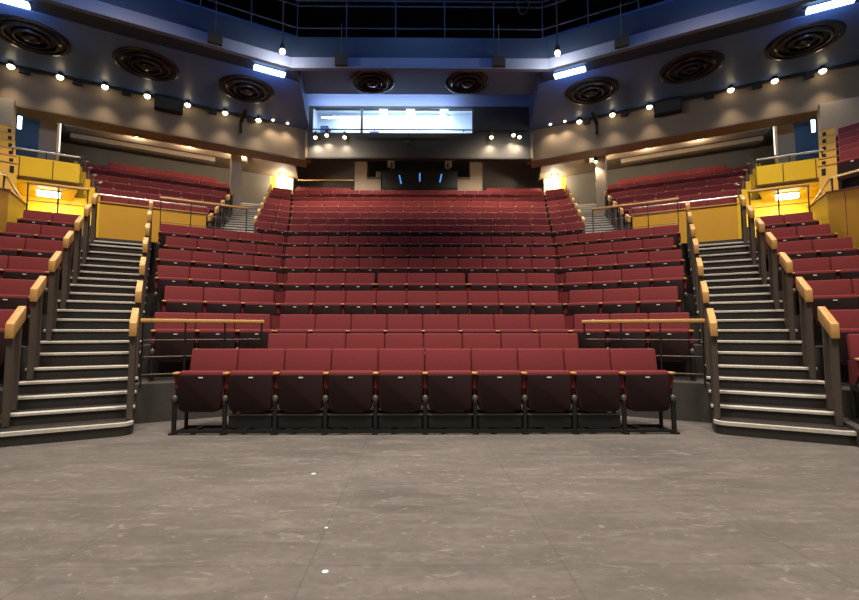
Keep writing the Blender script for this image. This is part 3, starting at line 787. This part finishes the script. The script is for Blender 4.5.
# ceiling diffusers
def disc(label, x, y, z, r, group):
    t = thing('ceiling_diffuser', label, 'air diffuser', (x, y, z), 0, group)
    for a, b, h in ((1.0, .86, .05), (.74, .62, .085), (.48, .38, .11), (.22, .0, .13)):
        m = MB(); ra, rb = r*a, r*b
        m.lathe([(ra, 0), (ra, -h*.6), (ra-.03, -h), (max(rb+.02, .01), -h), (max(rb, 0), -h*.5), (max(rb, 0), 0)] if b > 0 else [(ra, 0), (ra, -h*.7), (ra*.7, -h), (0, -h*1.1)], 'disc', 48)
        m.build('ring' if b > 0 else 'hub', t, smooth=True)
    m = MB(); m.lathe([(r*.98, -.012), (0, -.012)], 'charcoal', 48); m.lathe([(r*.98, -.004), (0, -.004)], 'charcoal', 48); m.build('back_plate', t)
for sd, nm in SIDES:
    for u, w in ((3.0, 'outermost'), (.62, 'middle'), (-1.9, 'innermost')):
        x, y = uv(u*1.04, 14.4, sd); disc(f'large round dark air diffuser, {w} of three on the {nm} soffit', x, y, 8.5, .80, f'air diffusers on the {nm} soffit')
    disc(f'round dark air diffuser above the control room window, {nm} of the pair', sd*1.50, 14.0, 9.0, .69, 'air diffusers above the control room')

# ------------------------------------------------------------------ house lights
WARM = (1, .79, .55)
def downlight(label, p, z, group, e=120, rad=.075, stem=.18, aim=None, spot=125, kind='SPOT'):
    t = thing('downlight', label, 'lamp', (p[0], p[1], z), 0, group)
    m = MB(); m.lathe([(.03, .2), (.06, .18), (.075, .06), (.08, .03), (.07, .02)], 'charcoal', 14); m.build('lamp_housing', t, smooth=True)
    m = MB(); m.lathe([(0, -rad*.9), (rad*.6, -rad*.6), (rad, 0), (rad*.8, .04), (0, .05)], 'lamp', 14); m.build('bulb', t, smooth=True)
    m = MB(); m.tube((0, 0, .18), (0, 0, .18+stem), .014, 'black', 6); m.build('stem', t)
    light('downlight_beam', kind, (0, 0, -.12 if kind == 'SPOT' else -.2), e, WARM, t, aim=(0, 0, -5) if aim is None else aim, size=.06, spot=spot, blend=.8)
    return t
for sd, nm in SIDES:
    us = [3.87, 2.80, 1.74, .66, -.45, -1.56, -2.62]
    if sd > 0: us.remove(.66)
    for i, u in enumerate(us):
        downlight(f'glowing warm downlight along the {nm} bulkhead, {ORD[i]} from the {nm} edge', uv(u, 16.1, sd), 8.37, f'downlights along the {nm} bulkhead', 95, .088, aim=(-.8*sd, -1.6, -5), spot=105)
    for i, u in enumerate((-3.1, -3.6)):
        downlight(f'tiny downlight at the inner end of the {nm} bulkhead, {"outer" if i == 0 else "inner"} of two', uv(u, 16.1, sd), 8.50, f'tiny downlights at the {nm} inner end', 30, .045)
    t = thing('lighting_track', f'dark lighting track along the top of the {nm} bulkhead', 'lighting track', (*uv(-3, 16.2, sd), 8.47), frz(sd))
    m = MB(); x0, x1 = (0, 8) if sd > 0 else (-8, 0)
    m.box(x0, x1, -.02, .03, -.05, .02, 'black'); m.build('track', t)
    for i in range(6):
        m = MB(); x = (.6+1.2*i)*sd; m.box(x-.12, x+.12, -.03, .05, -.17, -.05, 'black', .01); m.build('control_box', t)
    simple_p = uv(.07, 16.16, sd)
    t = thing('black_speaker', f'flat black speaker box fixed to the {nm} bulkhead between downlights', 'speaker', (*simple_p, 8.06), frz(sd))
    m = MB(); m.box(-.40, .40, -.1, .12, 0, .42, 'void', .015); m.build('cabinet', t)
    m = MB(); m.box(-.36, .36, -.115, -.1, .04, .38, 'charcoal'); m.build('grille', t)
    t = thing('track_bracket', f'dark bracket dropping from the innermost diffuser to the {nm} bulkhead', 'bracket', (*uv(-2.05, 15.5, sd), 8.2), frz(sd))
    m = MB(); m.box(-.05, .05, -.4, .6, -.06, 0, 'void'); m.box(-.04, .04, .5, .6, -.4, 0, 'void'); m.build('arm', t)
    for i, u in enumerate((.98, -.62, -2.40)):
        downlight(f'small warm ceiling lamp over the {nm} upper block, {ORD[i]} from the {nm} edge', uv(u, 18.15, sd), 7.80, f'lamps over the {nm} upper block', (28, 28, 80)[i], .055, stem=.02, kind='POINT')
    t = thing('tube_light', f'thin vertical white tube light on the inner side of the {nm} pier', 'lamp', (*uv(2.93, 17.35, sd), 6.6), frz(sd))
    m = MB(); m.tube((0, 0, 0), (0, 0, 1.0), .016, 'thin_tube', 10); m.build('tube', t, smooth=True)
    m = MB(); m.box(-.03, .03, -.03, .03, -.05, 0, 'white'); m.box(-.03, .03, -.03, .03, 1.0, 1.05, 'white'); m.build('holder', t)
    t = thing('blue_lamp', f'bluish white vertical lamp in the dark corridor at the upper {nm}', 'lamp', (*uv(4.03, 18.0, sd), 7.35), frz(sd))
    m = MB(); m.tube((0, 0, 0), (0, 0, .45), .05, 'bluetube', 10); m.build('tube', t, smooth=True)
    m = MB(); m.tube((0, 0, .45), (0, 0, .66), .015, 'black', 6); m.build('stem', t)
    light('blue_glow', 'POINT', (0, -.1, .3), 32, (.15, .5, 1), t, size=.1)
    t = thing('wall_washer', f'bright wall washer lamp by the {nm} stair head at the back', 'lamp', (sd*5.95, 19.72, 7.95))
    m = MB(); m.lathe([(0, -.09), (.09, -.07), (.11, 0), (.06, .08), (0, .1)], 'lamp', 14); m.build('bulb', t, smooth=True)
    m = MB(); m.tube((0, 0, .08), (0, 0, 1.4), .012, 'black', 6); m.build('stem', t)
    light('washer_beam', 'POINT', (0, .02, -.16), 75, (1, .82, .58), t, size=.05)
    t = thing('corridor_lamp', f'blue corridor lamp beside the yellow reveal at the {nm} stair head', 'lamp', (sd*6.95, 20.0, 7.75))
    m = MB(); m.lathe([(0, -.06), (.06, -.04), (.08, 0), (.05, .06), (0, .08)], 'bluetube', 12); m.build('bulb', t, smooth=True)
    m = MB(); m.tube((0, 0, .06), (0, 0, .3), .012, 'black', 6); m.build('stem', t)
    light('corridor_glow', 'POINT', (0, -.12, -.12), 30, (.25, .55, 1), t, size=.08)
    # lit recess
    t = thing('ceiling_lamp', f'bright oblong lamp under the yellow balcony in the recess on the {nm}', 'lamp', (*uv(2.50, 13.80, sd), 4.44), frz(sd))
    m = MB(); m.box(-.22, .22, -.06, .06, -.09, .03, 'tube', .02); m.build('diffuser', t, smooth=True)
    m = MB(); m.box(-.24, .24, -.07, .07, .03, .06, 'white'); m.build('back_plate', t)
    light('recess_glow', 'AREA', (0, .05, -.14), 20, (1, .94, .80), t, aim=(0, .45, -1), size=.5, sy=.2)
    # led battens in the slot above the soffit; glowing faces stand in for their wash
    for u, e in ((-2.35, 26), (3.3, 26)):
        w = 'inner' if u < 0 else 'outer'
        t = thing('led_batten', f'blue-white LED batten in the slot above the {nm} soffit, {w} one', 'lamp', (*uv(u, 12.95, sd), 8.42), frz(sd), f'LED battens in the {nm} slot')
        m = MB(); m.box(-.42, .42, -.10, .10, -.02, .05, 'led', .015); m.build('diffuser', t)
        m = MB(); m.box(-.45, .45, -.04, .04, .05, .09, 'charcoal'); m.build('casing', t)
        light('led_glow', 'AREA', (0, -.05, -.1), e, (.35, .6, 1), t, aim=(0, .6, -1), size=.8, sy=.15)
# lamps in front of the control room
for x, z, w, e in ((-3.69, 8.02, 'outermost of the left three', 70), (-3.29, 8.10, 'middle of the left three', 50), (-2.65, 8.03, 'innermost of the left three', 40),
                   (2.57, 8.05, 'innermost of the right three', 60), (3.36, 8.13, 'middle of the right three', 50), (3.57, 8.06, 'outermost of the right three', 60)):
    downlight(f'small warm lamp under the control room pipe, {w}', (x, 15.92), z, 'lamps under the control room pipe', e, .065, stem=.06, aim=(0, .1, -5), spot=150)
downlight('small warm lamp low on the right pillar by the upper stairs', uv(-2.25, 17.08, 1), 7.22, None, 40, .055, stem=.3)
# added light for the blue wash above the window; no fixture there
light('cove_fill', 'AREA', (-1.2, 15.55, 9.25), 60, (.8, .9, 1), aim=(-1.2, 16.2, 9.45), size=5, sy=.1)

# ------------------------------------------------------------------ marks on the stage floor
for i, (x, y, r, nm) in enumerate(((-.53, 2.26, .016, 'round white tape dot near the seam at the front of the stage'), (-.92, 3.77, .019, 'small white tape mark nearer the front seats'),
                                   (-.62, 2.75, .010, 'tiny pale tape mark along the chalk line'))):
    m = MB(); m.lathe([(r, .0), (r, .003), (0, .003)], 'white', 14); o = m.build('tape_mark'); o.location = (x, y, .0005); tag(o, nm, 'tape mark', 'tape marks')
m = MB(); m.box(-.22, .22, -.012, .012, 0, .003, 'white'); o = m.build('tape_strip'); o.location = (4.0, 3.42, .0005); o.rotation_euler = (0, 0, R(-8)); tag(o, 'short white tape strip on the stage at the right', 'tape mark')

# ------------------------------------------------------------------ stage lamps on the grid above, added fill lights, world, camera
STAGE = (1, .89, .77)
for x, y, e in ((-3.4, 1.2, 1300), (0, 2.2, 1300), (3.4, 1.2, 1300)):
    light('stage_lamp', 'SPOT', (x, y, 11.3), e*2.15, STAGE, aim=(x*1.0, y+.6, 0), size=.9, spot=95, blend=1)
for x in (-2.2, 2.2):
    light('front_lamp', 'SPOT', (x, 5.6, 11.3), 1150, STAGE, aim=(x*.9, 7.0, .6), size=.6, spot=52, blend=1)
for sd in (-1, 1):
    light('house_lamp', 'SPOT', (sd*5.0, 6.2, 11.3), 3200, (1, .84, .68), aim=(sd*6.1, 9.7, 2.6), size=.6, spot=74, blend=1)
    light('rear_fill', 'SPOT', (sd*2.6, 18.5, 9.2), 560, (1, .82, .66), aim=(sd*2.8, 18.7, 6.0), size=.25, spot=135, blend=.8)  # fill added for the last rows, without a fixture
    light('upper_fill', 'SPOT', (sd*3.2, 14.2, 8.9), 900, (1, .80, .58), aim=(sd*2.4, 15.6, 5), size=.25, spot=105, blend=1)  # fill added to brighten the upper rows; no lamp hangs here
W = bpy.data.worlds.new('World'); bpy.context.scene.world = W; W.use_nodes = True
W.node_tree.nodes['Background'].inputs[0].default_value = (.55, .52, .50, 1); W.node_tree.nodes['Background'].inputs[1].default_value = .11
for x, y, e in ((0, 9.6, 60), (-7, 7.6, 70), (7, 7.6, 70)):
    light('gallery_blue', 'AREA', (x, y, 11.6), e, (.22, .45, 1), aim=(x*1.1, 12.2-abs(x)*.35, 8.9), size=2)  # blue fill added to tint the gallery front
cd = bpy.data.cameras.new('camera'); cam = bpy.data.objects.new('camera', cd); COL.objects.link(cam)
cd.sensor_width = 36; cd.lens = 36*460/859; cd.shift_x = 8.7/859; cd.clip_start = .05
cam.location = (-.10, 0, 1.13); cam.rotation_euler = (R(90+4.0), 0, -R(.55))
sc = bpy.context.scene; sc.camera = cam
sc.view_settings.view_transform = 'Standard'; sc.view_settings.look = 'None'; sc.view_settings.gamma = 1; sc.view_settings.use_curve_mapping = False
sc.view_settings.exposure = .3
sc.cycles.max_bounces = 6
try:
    sc.cycles.use_denoising = True; sc.cycles.denoiser = 'OPENIMAGEDENOISE'
except Exception: pass
